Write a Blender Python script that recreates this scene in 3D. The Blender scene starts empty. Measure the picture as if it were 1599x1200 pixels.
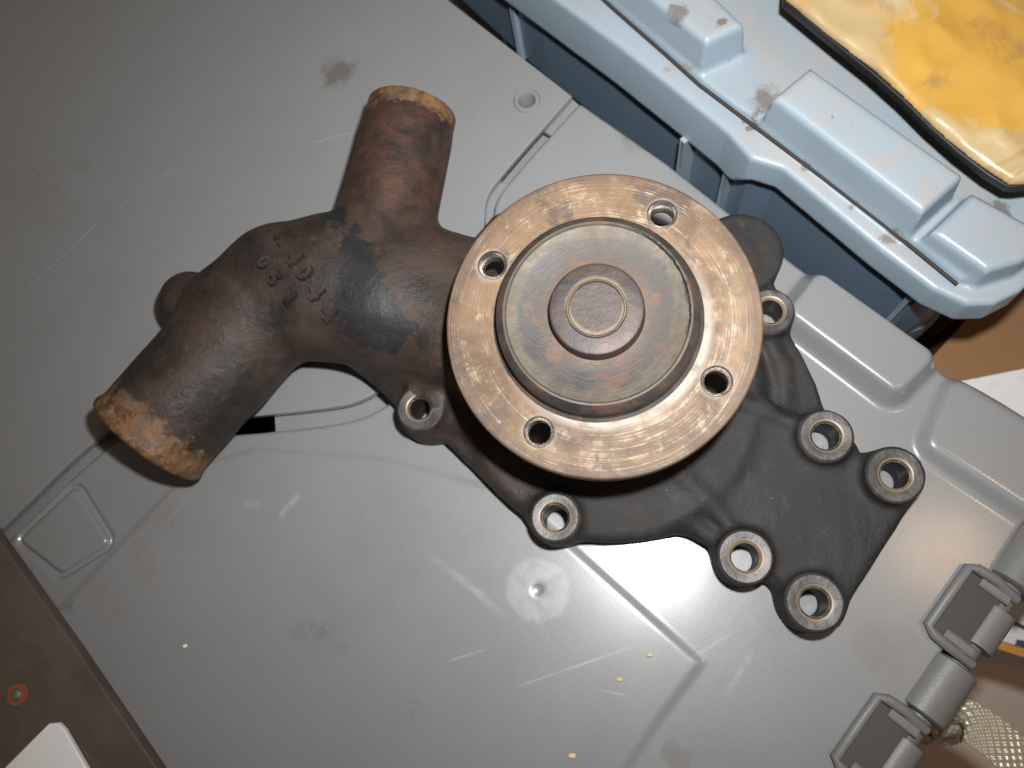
import bpy, bmesh, math, random
import numpy as np
from mathutils import Vector, Matrix
random.seed(7); np.random.seed(7)
scene = bpy.context.scene
MM = 0.001

# ---------------------------------------------------------------- camera
W, H_PX, F_PX = 1599.0, 1200.0, 1300.0
NAD = (968.0, 950.0)                    # where the plumb line of the camera meets the lid
CAM_H = 0.325                           # height of the lens above the lid
_dn = np.array([NAD[0]-W/2, H_PX/2-NAD[1], -F_PX]); _dn /= np.linalg.norm(_dn)
_z = -_dn
_x = np.array([1.0, 0, 0]) - _z*_z[0]; _x /= np.linalg.norm(_x)
_y = np.cross(_z, _x)
R_CW = np.stack([_x, _y, _z])           # camera -> world
CAM = np.array([0, 0, CAM_H])

def at(px, py, z=0.0):
    """point of the place seen at (px,py) that lies z metres above the lid"""
    d = R_CW @ np.array([px-W/2, H_PX/2-py, -F_PX])
    t = (z-CAM_H)/d[2]
    p = CAM + d*t
    return Vector((float(p[0]), float(p[1]), float(z)))

cam_data = bpy.data.cameras.new("camera")
cam_data.sensor_fit = 'HORIZONTAL'; cam_data.sensor_width = 36.0
cam_data.lens = 36.0*F_PX/W
cam_data.clip_start = 0.01; cam_data.clip_end = 20.0
cam_data.dof.use_dof = True; cam_data.dof.focus_distance = 0.285; cam_data.dof.aperture_fstop = 11.0
cam = bpy.data.objects.new("camera", cam_data); scene.collection.objects.link(cam)
_m = Matrix(R_CW.tolist()).to_4x4(); _m.translation = Vector(CAM.tolist())
cam.matrix_world = _m
scene.camera = cam

# ---------------------------------------------------------------- light
world = bpy.data.worlds.new("World"); scene.world = world; world.use_nodes = True
bg = world.node_tree.nodes['Background']
bg.inputs[0].default_value = (1.0, 0.77, 0.56, 1); bg.inputs[1].default_value = 0.085

def area_light(name, loc, target, size, power, color, spread=180, shape='DISK'):
    L = bpy.data.lights.new(name, 'AREA'); L.shape = shape; L.size = size
    L.energy = power; L.color = color
    o = bpy.data.objects.new(name, L); scene.collection.objects.link(o)
    L.spread = math.radians(spread)
    o.location = loc
    o.rotation_euler = (Vector(target)-Vector(loc)).to_track_quat('-Z', 'Y').to_euler()
    return o
flash_pos = Vector((CAM + R_CW @ np.array([0.024, 0.044, 0.0])).tolist())
area_light("camera_flash", flash_pos, at(940, 270, 0), 0.016, 1.0, (1.0, 1.0, 1.0), 122)
_g = at(1472, 862, 0)                    # the lamp mirrors in the lid here
area_light("ceiling_lamp", (_g.x*5.77, _g.y*5.77, 1.55), (0, 0, 0), 0.13, 1.5, (1.0, 0.66, 0.38))

vs = scene.view_settings
vs.view_transform = 'Standard'; vs.look = 'None'; vs.exposure = 0.0; vs.gamma = 1.0
vs.use_curve_mapping = False
scene.cycles.use_denoising = True
scene.cycles.max_bounces = 6

# ---------------------------------------------------------------- object helpers
def link(o, parent=None):
    scene.collection.objects.link(o)
    if parent is not None: o.parent = parent
    return o
def empty(name, loc, label, cat, group=None):
    o = bpy.data.objects.new(name, None); o.empty_display_size = 0.02
    link(o); o.location = loc
    tag(o, label, cat, group); return o
def tag(o, label, cat=None, group=None, kind=None):
    if label: o['label'] = label
    if cat: o['category'] = cat
    if group: o['group'] = group
    if kind: o['kind'] = kind
    return o
def mesh_obj(name, verts, faces, mat, parent=None, smooth=True):
    me = bpy.data.meshes.new(name)
    me.from_pydata([tuple(map(float, v)) for v in verts], [], faces)
    return finish(name, me, mat, parent, smooth)
def finish(name, me, mat, parent=None, smooth=True, sharp=None):
    me.validate(); me.update()
    if mat is not None: me.materials.append(mat)
    if smooth:
        me.shade_smooth()
        if sharp: me.set_sharp_from_angle(angle=math.radians(sharp))
    o = bpy.data.objects.new(name, me); link(o, parent)
    if parent is not None:
        off = Vector((0, 0, 0)); p = parent
        while p is not None: off += p.location; p = p.parent
        o.location = -off
    return o
def bm_obj(name, bm, mat, parent=None, sharp=35):
    me = bpy.data.meshes.new(name); bmesh.ops.recalc_face_normals(bm, faces=bm.faces)
    bm.to_mesh(me); bm.free()
    return finish(name, me, mat, parent, True, sharp)

def curve_plate(name, loops, z0, z1, bevel, mat, parent=None, res=3, sharp=40):
    """flat plate from closed outlines (first outer, then holes), rounded edges"""
    cu = bpy.data.curves.new(name, 'CURVE'); cu.dimensions = '2D'; cu.fill_mode = 'BOTH'
    cu.extrude = (z1-z0)/2-bevel; cu.bevel_depth = bevel; cu.bevel_resolution = res; cu.offset = -bevel
    for lp in loops:
        sp = cu.splines.new('POLY'); sp.points.add(len(lp)-1); sp.use_cyclic_u = True
        for p, q in zip(sp.points, lp): p.co = (q[0], q[1], 0, 1)
    tmp = bpy.data.objects.new('tmp', cu); scene.collection.objects.link(tmp)
    tmp.location.z = 0
    dg = bpy.context.evaluated_depsgraph_get()
    me = bpy.data.meshes.new_from_object(tmp.evaluated_get(dg))
    bpy.data.objects.remove(tmp); bpy.data.curves.remove(cu)
    me.transform(Matrix.Translation((0, 0, (z0+z1)/2)))
    me.materials.clear(); me.name = name
    return finish(name, me, mat, parent, True, sharp)

def circle(cx, cy, r, n=48, a0=0):
    return [(cx+r*math.cos(a0+2*math.pi*i/n), cy+r*math.sin(a0+2*math.pi*i/n)) for i in range(n)]

def lathe(name, prof, center, mat, parent=None, n=96, sharp=40, close=False):
    bm = bmesh.new(); rings = []
    for r, z in prof:
        if r < 1e-7: rings.append([bm.verts.new((center[0], center[1], center[2]+z))]); continue
        rings.append([bm.verts.new((center[0]+r*math.cos(2*math.pi*i/n), center[1]+r*math.sin(2*math.pi*i/n), center[2]+z)) for i in range(n)])
    prs = list(zip(rings, rings[1:]))
    if close: prs.append((rings[-1], rings[0]))
    for a, b in prs:
        for i in range(n):
            j = (i+1) % n
            if len(a) == 1 and len(b) == 1: continue
            if len(a) == 1: bm.faces.new((a[0], b[j], b[i]))
            elif len(b) == 1: bm.faces.new((a[i], a[j], b[0]))
            else: bm.faces.new((a[i], a[j], b[j], b[i]))
    return bm_obj(name, bm, mat, parent, sharp)

def tube(name, pts, rad, mat, parent=None, n=14, cyclic=False, caps=True):
    bm = bmesh.new(); rings = []; P = [Vector(p) for p in pts]; N = len(P)
    up = Vector((0, 0, 1))
    for i, p in enumerate(P):
        a = P[(i-1) % N] if (cyclic or i > 0) else p
        b = P[(i+1) % N] if (cyclic or i < N-1) else p
        t = (b-a).normalized()
        u = up.cross(t)
        if u.length < 1e-4: u = Vector((1, 0, 0)).cross(t)
        u.normalize(); v = t.cross(u)
        r = rad[i] if isinstance(rad, (list, tuple)) else rad
        rings.append([bm.verts.new(p+u*r*math.cos(2*math.pi*k/n)+v*r*math.sin(2*math.pi*k/n)) for k in range(n)])
    for i in range(N if cyclic else N-1):
        a, b = rings[i], rings[(i+1) % N]
        for k in range(n):
            j = (k+1) % n; bm.faces.new((a[k], a[j], b[j], b[k]))
    if caps and not cyclic:
        bm.faces.new(rings[0]); bm.faces.new(rings[-1])
    return bm_obj(name, bm, mat, parent, 50)

def rbox(name, c, u, v, hu, hv, z0, z1, bev, mat, parent=None, seg=3):
    """bevelled box, horizontal axes u,v"""
    bm = bmesh.new(); bmesh.ops.create_cube(bm, size=1)
    u = Vector((u[0], u[1], 0)).normalized(); v = Vector((v[0], v[1], 0)).normalized()
    for w in bm.verts:
        x, y, z = w.co
        q = Vector((c[0], c[1], 0))+u*(2*hu*x)+v*(2*hv*y)
        w.co = (q.x, q.y, z0+(z+.5)*(z1-z0))
    bmesh.ops.bevel(bm, geom=list(bm.edges), offset=bev, segments=seg, profile=.5, affect='EDGES')
    return bm_obj(name, bm, mat, parent, 40)

# ---------------------------------------------------------------- signed distance modelling
def smin(a, b, k):
    h = np.clip(0.5+0.5*(b-a)/k, 0, 1); return b*(1-h)+a*h-k*h*(1-h)
def smax(a, b, k): return -smin(-a, -b, k)
def sstep(x):
    x = np.clip(x, 0, 1); return x*x*(3-2*x)
def sd_poly(P, X, Y):
    P = [(float(p[0]), float(p[1])) for p in P]
    d = np.full(np.broadcast(X, Y).shape, 1e9, np.float32); s = np.ones_like(d)
    n = len(P)
    for i in range(n):
        ax, ay = P[i]; bx, by = P[i-1]
        ex, ey = bx-ax, by-ay; wx, wy = X-ax, Y-ay
        t = np.clip((wx*ex+wy*ey)/(ex*ex+ey*ey+1e-20), 0, 1)
        qx, qy = wx-ex*t, wy-ey*t
        d = np.minimum(d, qx*qx+qy*qy)
        c1 = Y >= ay; c2 = Y < by; c3 = ex*wy > ey*wx
        s = np.where((c1 & c2 & c3) | (~c1 & ~c2 & ~c3), -s, s)
    return s*np.sqrt(d)
def sd_cap(X, Y, Z, a, b, r1, r2, zs=1.0):
    ba = [b[i]-a[i] for i in range(3)]; L = sum(c*c for c in ba)
    wx, wy, wz = X-a[0], Y-a[1], Z-a[2]
    t = np.clip((wx*ba[0]+wy*ba[1]+wz*ba[2])/L, 0, 1)
    return np.sqrt((wx-ba[0]*t)**2+(wy-ba[1]*t)**2+((wz-ba[2]*t)/zs)**2)-(r1+(r2-r1)*t)
def sd_pipe(X, Y, Z, a, b, r, rnd):
    """flat-ended cylinder a..b"""
    ba = np.array([b[i]-a[i] for i in range(3)]); L = np.linalg.norm(ba); ba /= L
    wx, wy, wz = X-a[0], Y-a[1], Z-a[2]
    t = wx*ba[0]+wy*ba[1]+wz*ba[2]
    dr = np.sqrt(np.maximum((wx-ba[0]*t)**2+(wy-ba[1]*t)**2+(wz-ba[2]*t)**2, 0))-r+rnd
    da = np.abs(t-L/2)-L/2+rnd
    return np.minimum(np.maximum(dr, da), 0)+np.sqrt(np.maximum(dr, 0)**2+np.maximum(da, 0)**2)-rnd
def sd_cyl(X, Y, Z, c, r, z0, z1, rnd):
    dr = np.sqrt((X-c[0])**2+(Y-c[1])**2)-r+rnd
    da = np.abs(Z-(z0+z1)/2)-(z1-z0)/2+rnd
    return np.minimum(np.maximum(dr, da), 0)+np.sqrt(np.maximum(dr, 0)**2+np.maximum(da, 0)**2)-rnd

def nets(V, org, h):
    """surface nets of a sampled distance field -> vertices, quads"""
    V = np.ascontiguousarray(V, np.float32); ins = V < 0
    cnt = np.zeros(tuple(s-1 for s in V.shape), np.uint8)
    for i in (0, 1):
        for j in (0, 1):
            for k in (0, 1):
                cnt += ins[i:V.shape[0]-1+i, j:V.shape[1]-1+j, k:V.shape[2]-1+k]
    act = (cnt > 0) & (cnt < 8)
    I, J, K = np.nonzero(act); n = len(I)
    idx = np.full(cnt.shape, -1, np.int32); idx[I, J, K] = np.arange(n)
    acc = np.zeros((n, 3), np.float32); num = np.zeros(n, np.float32)
    cs = [(i, j, k) for i in (0, 1) for j in (0, 1) for k in (0, 1)]
    for a in cs:
        for ax in range(3):
            if a[ax]: continue
            b = list(a); b[ax] = 1
            va = V[I+a[0], J+a[1], K+a[2]]; vb = V[I+b[0], J+b[1], K+b[2]]
            m = (va < 0) != (vb < 0)
            t = np.where(m, va/np.where(m, va-vb, 1), 0)
            p = np.tile(np.array(a, np.float32), (n, 1)); p[:, ax] += t
            acc += p*m[:, None]; num += m
    P = acc/num[:, None]+np.stack([I, J, K], 1)
    P = P*h+np.array(org, np.float32)
    quads = []
    for ax in range(3):
        sl0 = [slice(None)]*3; sl1 = [slice(None)]*3
        sl0[ax] = slice(0, -1); sl1[ax] = slice(1, None)
        A = ins[tuple(sl0)]; B = ins[tuple(sl1)]
        E = np.argwhere(A != B); flip = A[A != B]
        u, v = (ax+1) % 3, (ax+2) % 3
        ok = (E[:, u] > 0) & (E[:, v] > 0) & (E[:, u] < V.shape[u]-1) & (E[:, v] < V.shape[v]-1)
        E = E[ok]; flip = flip[ok]
        q = []
        for du, dv in ((-1, -1), (0, -1), (0, 0), (-1, 0)):
            e = E.copy(); e[:, u] += du; e[:, v] += dv
            q.append(idx[e[:, 0], e[:, 1], e[:, 2]])
        q = np.stack(q, 1); q[~flip] = q[~flip][:, ::-1]
        quads.append(q)
    return P, np.concatenate(quads)
def np_mesh(name, P, Q):
    me = bpy.data.meshes.new(name)
    me.vertices.add(len(P)); me.vertices.foreach_set('co', P.astype(np.float32).ravel())
    me.loops.add(Q.size); me.loops.foreach_set('vertex_index', Q.astype(np.int32).ravel())
    me.polygons.add(len(Q)); me.polygons.foreach_set('loop_start', np.arange(0, Q.size, 4, dtype=np.int32))
    me.update(calc_edges=True)
    return me
def grid(lo, hi, h):
    ax = [np.arange(lo[i], hi[i]+h, h, dtype=np.float32) for i in range(3)]
    return ax[0][:, None, None], ax[1][None, :, None], ax[2][None, None, :]
def lumps(X, Y, Z, freq, seed, n=7):
    r = np.random.RandomState(seed); o = 0
    for _ in range(n):
        d = r.normal(size=3); d *= freq*r.uniform(.6, 1.5)/np.linalg.norm(d)
        o = o+np.sin(X*d[0]+Y*d[1]+Z*d[2]+r.uniform(0, 6.28))
    return o/n

# ---------------------------------------------------------------- material helpers
class NT:
    def __init__(s, name):
        s.m = bpy.data.materials.new(name); s.m.use_nodes = True; s.t = s.m.node_tree
        s.b = s.t.nodes['Principled BSDF']; s.out = s.t.nodes['Material Output']
    def n(s, typ, **kw):
        nd = s.t.nodes.new(typ)
        for k, v in kw.items(): setattr(nd, k, v)
        return nd
    def l(s, a, b): s.t.links.new(a, b)
    def put(s, sock, v):
        if hasattr(v, 'links') or isinstance(v, bpy.types.NodeSocket): s.l(v, sock)
        elif isinstance(v, (tuple, list)) and len(v) == 3 and sock.type == 'RGBA': sock.default_value = (*v, 1)
        else: sock.default_value = v
    def coord(s, kind='Object'): return s.n('ShaderNodeTexCoord').outputs[kind]
    def noise(s, vec, scale, detail=6, rough=.6, dist=0.0):
        nd = s.n('ShaderNodeTexNoise'); s.put(nd.inputs['Vector'], vec)
        nd.inputs['Scale'].default_value = scale; nd.inputs['Detail'].default_value = detail
        nd.inputs['Roughness'].default_value = rough; nd.inputs['Distortion'].default_value = dist
        return nd.outputs['Fac']
    def math(s, op, a, b=0.0, clamp=False):
        nd = s.n('ShaderNodeMath', operation=op, use_clamp=clamp); s.put(nd.inputs[0], a); s.put(nd.inputs[1], b)
        return nd.outputs[0]
    def ramp(s, v, lo, hi, a=0.0, b=1.0):
        nd = s.n('ShaderNodeMapRange', interpolation_type='SMOOTHSTEP')
        s.put(nd.inputs[0], v); nd.inputs[1].default_value = lo; nd.inputs[2].default_value = hi
        nd.inputs[3].default_value = a; nd.inputs[4].default_value = b
        return nd.outputs[0]
    def mix(s, f, a, b):
        nd = s.n('ShaderNodeMix', data_type='RGBA')
        s.put(nd.inputs[0], f); s.put(nd.inputs[6], a); s.put(nd.inputs[7], b)
        return nd.outputs[2]
    def vmath(s, op, a, b=(0, 0, 0)):
        nd = s.n('ShaderNodeVectorMath', operation=op); s.put(nd.inputs[0], a); s.put(nd.inputs[1], b)
        return nd.outputs[0] if op not in ('LENGTH', 'DISTANCE') else nd.outputs['Value']
    def sep(s, v):
        nd = s.n('ShaderNodeSeparateXYZ'); s.put(nd.inputs[0], v); return nd.outputs
    def comb(s, x, y, z):
        nd = s.n('ShaderNodeCombineXYZ')
        for i, v in enumerate((x, y, z)): s.put(nd.inputs[i], v)
        return nd.outputs[0]
    def attr(s, name):
        nd = s.n('ShaderNodeAttribute'); nd.attribute_name = name; return nd
    def bump(s, h, dist, strength=1.0, normal=None):
        nd = s.n('ShaderNodeBump'); s.put(nd.inputs['Height'], h)
        nd.inputs['Distance'].default_value = dist; nd.inputs['Strength'].default_value = strength
        if normal is not None: s.put(nd.inputs['Normal'], normal)
        return nd.outputs[0]
    def set(s, **kw):
        names = dict(color='Base Color', rough='Roughness', metal='Metallic', normal='Normal', spec='Specular IOR Level',
                     coat='Coat Weight', coat_rough='Coat Roughness', trans='Transmission Weight', sub='Subsurface Weight', alpha='Alpha')
        for k, v in kw.items(): s.put(s.b.inputs[names[k]], v)
        return s.m
    def spot(s, pos, p, r0, r1, warp=None):
        """1 near p (object space), 0 beyond r1; edge broken by warp"""
        d = s.vmath('DISTANCE', pos, tuple(p))
        if warp is not None: d = s.math('ADD', d, warp)
        return s.ramp(d, r1, r0, 0, 1)

def plain(name, col, rough=.5, metal=0.0, var=.15, scale=60, bumpd=0.0, bscale=400, spec=.5):
    t = NT(name); p = t.coord()
    n = t.noise(p, scale, 5, .6)
    c = t.mix(n, tuple(x*(1-var) for x in col), tuple(min(1, x*(1+var)) for x in col))
    kw = dict(color=c, rough=rough, metal=metal, spec=spec)
    if bumpd: kw['normal'] = t.bump(t.noise(p, bscale, 3), bumpd)
    return t.set(**kw)

# ---------------------------------------------------------------- materials
def mat_lid():
    t = NT('grey_moulded_plastic'); p = t.coord()
    n1 = t.noise(p, 14, 5, .6); n2 = t.noise(p, 220, 4, .7)
    col = t.mix(n1, (.203, .208, .212), (.247, .252, .256))
    col = t.mix(t.ramp(n2, .55, .8, 0, .10), col, (.33, .33, .325))
    # grime
    g = t.math('MULTIPLY', t.ramp(t.noise(p, 9, 6, .65, .6), .52, .75), .22)
    col = t.mix(g, col, (.15, .135, .115))
    w = t.math('MULTIPLY', t.math('SUBTRACT', t.noise(p, 90, 4, .7), .5), .022)
    # brown smudge on the far half
    sp = t.math('MULTIPLY', t.spot(p, at(530, 112), .003, .0105, w), .62)
    col = t.mix(sp, col, (.105, .085, .065))
    for (x, y, r, f) in ((125, 262, .006, .16), (1000, 215, .010, .25), (985, 205, .004, .3), (1170, 950, .02, .16), (1380, 1010, .012, .2), (1050, 1180, .006, .35)):
        col = t.mix(t.math('MULTIPLY', t.spot(p, at(x, y), r*.3, r, w), f), col, (.12, .105, .09))
    # faded reddish print by the step
    ws = t.math('MULTIPLY', t.math('SUBTRACT', t.noise(p, 420, 3, .7), .5), .02)
    nsc = t.ramp(t.noise(p, 160, 4), .3, .6, .3, 1)
    for (x, y, r, f) in ((470, 990, .006, .16), (505, 985, .005, .18), (540, 1010, .005, .12), (110, 945, .002, .4), (668, 800, .003, .14), (650, 1105, .002, .18), (1000, 330, .004, .15)):
        col = t.mix(t.math('MULTIPLY', t.spot(p, at(x, y), .0006, r, ws), f), col, (.09, .085, .08))
    for (x, y, r) in ((158, 925, .007), (182, 955, .006), (215, 860, .007), (230, 885, .008), (262, 808, .007)):
        col = t.mix(t.math('MULTIPLY', t.spot(p, at(x, y), .001, r, ws), .32), col, (.235, .165, .15))
    # round scuffed gate mark
    c0 = at(841, 921)
    mk = t.spot(p, c0, .0105, .0135, t.math('MULTIPLY', w, .25))
    scuff = t.math('MULTIPLY', mk, t.ramp(t.noise(p, 110, 5, .6, .5), .33, .60, .30, .80))
    col = t.mix(scuff, col, (.36, .365, .368))
    col = t.mix(t.spot(p, c0, .0021, .0027), col, (.2, .2, .2))
    col = t.mix(t.math('MULTIPLY', t.spot(p, at(862, 938), .001, .0026, w), .6), col, (.14, .14, .14))
    # long thin scratches
    for (a, b, wd, f) in (((790, 1078), (1010, 1003), .0005, .55), ((695, 1035), (765, 1012), .0005, .4), ((660, 860), (775, 945), .0014, .25),
                          ((300, 720), (560, 430), .0008, .12), ((930, 1075), (985, 1088), .0004, .4), ((1060, 1040), (1150, 985), .0006, .3),
                          ((435, 812), (472, 768), .0013, .45), ((380, 785), (410, 790), .002, .2), ((705, 890), (795, 970), .0012, .25), ((1130, 1090), (1180, 1010), .001, .25), ((255, 830), (300, 770), .0008, .15), ((160, 345), (290, 250), .001, .12), ((480, 225), (560, 205), .0005, .3)):
        A, B = at(*a), at(*b); d = (B-A); L = d.length; d = d/L
        q = t.vmath('SUBTRACT', p, tuple(A)); dot = t.n('ShaderNodeVectorMath', operation='DOT_PRODUCT')
        t.put(dot.inputs[0], q); dot.inputs[1].default_value = tuple(d)
        dot2 = t.n('ShaderNodeVectorMath', operation='DOT_PRODUCT'); t.put(dot2.inputs[0], q); dot2.inputs[1].default_value = (-d.y, d.x, 0)
        acr = t.ramp(t.math('ABSOLUTE', t.math('ADD', dot2.outputs['Value'], t.math('MULTIPLY', w, .03))), wd*1.6, wd*.3)
        s0 = t.ramp(dot.outputs['Value'], 0, L*.25); s1 = t.ramp(dot.outputs['Value'], L, L*.75)
        m = t.math('MULTIPLY', t.math('MULTIPLY', acr, t.math('MULTIPLY', s0, s1)), t.math('MULTIPLY', nsc, f))
        col = t.mix(m, col, (.42, .42, .415))
    # fine diamond grain of the mould
    X, Y, Z = t.sep(p)[:3]
    k = 2*math.pi/.00115
    u = t.math('ADD', t.math('MULTIPLY', X, .55*k), t.math('MULTIPLY', Y, .83*k))
    v = t.math('ADD', t.math('MULTIPLY', X, -.83*k), t.math('MULTIPLY', Y, .55*k))
    dots = t.math('MULTIPLY', t.math('SINE', u), t.math('SINE', v))
    hgt = t.math('ADD', t.math('MULTIPLY', dots, .52), t.math('MULTIPLY', t.noise(p, 260, 1, .5), 1.2))
    hgt = t.math('ADD', hgt, t.math('MULTIPLY', t.noise(p, 30, 1, .5), 16.0))
    nb = t.bump(hgt, .000022, 1.0)
    rg = t.math('ADD', t.ramp(n1, .3, .7, .30, .35), t.math('MULTIPLY', t.noise(p, 45, 5, .7, .5), .09))
    return t.set(color=col, rough=rg, normal=nb, spec=.32, coat=.85, coat_rough=t.ramp(n1, .3, .7, .155, .205))

def mat_casting():
    t = NT('rusty_cast_iron'); p = t.coord()
    a = t.attr('tint'); S = t.n('ShaderNodeSeparateColor'); t.l(a.outputs['Color'], S.inputs[0])
    red, org, blk = S.outputs[0], S.outputs[1], S.outputs[2]
    plate = t.attr('plate').outputs['Fac']
    n1 = t.noise(p, 55, 6, .65, .4); n2 = t.noise(p, 160, 5, .65, .3); n4 = t.noise(p, 24, 4, .6, .8)
    n5 = t.noise(p, 38, 5, .6, .6); n6 = t.noise(p, 230, 4, .7)
    col = t.mix(t.ramp(n1, .3, .7), (.022, .0165, .0135), (.053, .037, .028))
    col = t.mix(t.ramp(n4, .46, .62, 0, .8), col, (.0125, .012, .013))
    col = t.mix(t.ramp(n5, .54, .72, 0, .55), col, (.060, .033, .019))
    col = t.mix(t.ramp(n6, .56, .74, 0, .35), col, (.105, .082, .070))
    dk = t.mix(t.ramp(n1, .3, .72), (.0135, .0130, .0128), (.031, .0297, .0288))
    dk = t.mix(t.ramp(n2, .55, .76, 0, .5), dk, (.058, .056, .054))
    dk = t.mix(t.ramp(n5, .58, .75, 0, .45), dk, (.042, .028, .022))
    col = t.mix(plate, col, dk)
    # red rust
    m = t.math('MULTIPLY', red, t.ramp(t.math('ADD', n1, t.math('MULTIPLY', red, .10)), .46, .72, .10, .85))
    rr = t.mix(t.ramp(n2, .35, .68), (.036, .020, .0145), (.098, .036, .021))
    col = t.mix(m, col, rr)
    # black paint and oil patches
    bm_ = t.ramp(t.math('ADD', t.noise(p, 62, 7, .62, .3), t.math('MULTIPLY', blk, .27)), .635, .685)
    bm_ = t.math('MULTIPLY', bm_, t.ramp(blk, .02, .2))
    col = t.mix(bm_, col, t.mix(n2, (.008, .0085, .009), (.026, .027, .028)))
    # orange scale at the hose ends
    om = t.ramp(t.math('ADD', t.math('MULTIPLY', org, .8), t.math('MULTIPLY', t.math('SUBTRACT', n2, .5), 2.2)), .30, .70, 0, .95)
    om = t.math('MULTIPLY', om, t.ramp(org, .05, .3))
    oc = t.mix(t.ramp(n6, .35, .65), (.085, .048, .027), (.22, .112, .044))
    oc = t.mix(t.ramp(t.noise(p, 120, 5, .7, .4), .57, .68, 0, .85), oc, (.38, .205, .055))
    oc = t.mix(t.ramp(n2, .52, .66, 0, .7), oc, (.11, .092, .075))
    col = t.mix(om, col, oc)
    # pale specks
    col = t.mix(t.ramp(t.noise(p, 950, 2, .5), .74, .80, 0, .6), col, (.30, .28, .26))
    h = t.math('ADD', t.math('MULTIPLY', t.noise(p, 190, 4, .62), .6), t.math('MULTIPLY', t.noise(p, 650, 2, .6), .26))
    h = t.math('MULTIPLY', h, t.ramp(plate, 0, 1, 1.0, .8))
    nb = t.bump(h, .0008, .85)
    rg = t.math('ADD', t.ramp(n1, .3, .7, .48, .66), t.math('ADD', t.math('MULTIPLY', bm_, -.06), t.math('MULTIPLY', plate, .12)))
    return t.set(color=col, rough=rg, normal=nb, spec=.36)

def polar(t, center):
    p = t.vmath('SUBTRACT', t.coord(), tuple(center)); s = t.sep(p)
    r = t.math('SQRT', t.math('ADD', t.math('MULTIPLY', s[0], s[0]), t.math('MULTIPLY', s[1], s[1])))
    th = t.math('ARCTAN2', s[1], s[0])
    cx = t.math('COSINE', th); sy = t.math('SINE', th)
    return p, r, th, cx, sy

def mat_flange(center):
    t = NT('brown_machined_steel'); p, r, th, cx, sy = polar(t, center)
    ring = t.comb(t.math('MULTIPLY', cx, .016), t.math('MULTIPLY', sy, .016), t.math('MULTIPLY', r, 26.0))
    g1 = t.noise(ring, 60, 5, .7, .2)                  # turning marks
    n1 = t.noise(p, 34, 6, .65, .6); n2 = t.noise(p, 150, 6, .72, .4); n3 = t.noise(p, 75, 6, .6, .4)
    col = t.mix(t.ramp(n1, .34, .66), (.088, .052, .030), (.250, .165, .094))
    col = t.mix(t.ramp(n2, .44, .66, 0, .5), col, (.29, .198, .112))
    col = t.mix(t.ramp(g1, .54, .70, 0, .5), col, (.080, .047, .030))
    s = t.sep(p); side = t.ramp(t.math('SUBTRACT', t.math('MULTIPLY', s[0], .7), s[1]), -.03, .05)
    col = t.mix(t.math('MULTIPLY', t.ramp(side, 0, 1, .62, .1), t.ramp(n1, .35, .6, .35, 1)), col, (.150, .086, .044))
    n7 = t.noise(p, 300, 5, .75, .5)
    wear = t.math('ADD', t.math('MULTIPLY', g1, .62), t.math('ADD', t.math('MULTIPLY', n1, .24), t.math('MULTIPLY', n7, .20)))
    bright = t.ramp(t.math('ADD', wear, t.math('MULTIPLY', side, .05)), .56, .72)
    col = t.mix(t.math('MULTIPLY', bright, .6), col, (.36, .29, .205))
    tan = t.ramp(t.noise(p, 62, 5, .7, .8), .60, .74, 0, .6)
    col = t.mix(tan, col, (.33, .225, .11))
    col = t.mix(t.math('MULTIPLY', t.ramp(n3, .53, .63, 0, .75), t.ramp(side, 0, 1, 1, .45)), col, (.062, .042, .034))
    fl_ = t.ramp(t.math('ADD', t.math('MULTIPLY', n2, .55), t.math('MULTIPLY', g1, .5)), .56, .64, 0, .7)
    col = t.mix(fl_, col, (.37, .305, .225))
    outer = t.ramp(t.math('ADD', r, t.math('MULTIPLY', t.math('SUBTRACT', n1, .5), .012)), FR-.006, FR-.001)
    col = t.mix(t.math('MULTIPLY', outer, .65), col, (.085, .052, .034))
    foot_glint = t.ramp(t.math('ADD', r, t.math('MULTIPLY', t.math('SUBTRACT', n2, .5), .004)), RD+.0045, RD+.0015)
    col = t.mix(t.math('MULTIPLY', t.math('MULTIPLY', foot_glint, t.ramp(side, .2, .9, .08, .7)), t.ramp(n2, .3, .6, .3, 1)), col, (.44, .40, .36))  # painted highlight round the hub foot, strongest at lower right
    for k in range(4):
        a = math.radians(HOLE_A+90*k)
        d = t.vmath('DISTANCE', p, (BC_R*math.cos(a), BC_R*math.sin(a), 0))
        d = t.math('ADD', d, t.math('MULTIPLY', t.math('SUBTRACT', n2, .5), .006))
        col = t.mix(t.ramp(d, .0070, .005, 0, .38), col, (.38, .33, .28))
    h = t.math('ADD', t.math('MULTIPLY', t.noise(ring, 60, 3, .6), .8), t.math('MULTIPLY', t.noise(p, 220, 2, .5), .4))
    nb = t.bump(h, .00022, .9)
    met = t.ramp(bright, 0, 1, .08, .35)
    return t.set(color=col, rough=t.ramp(bright, 0, 1, .6, .47), metal=met, normal=nb)

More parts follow.
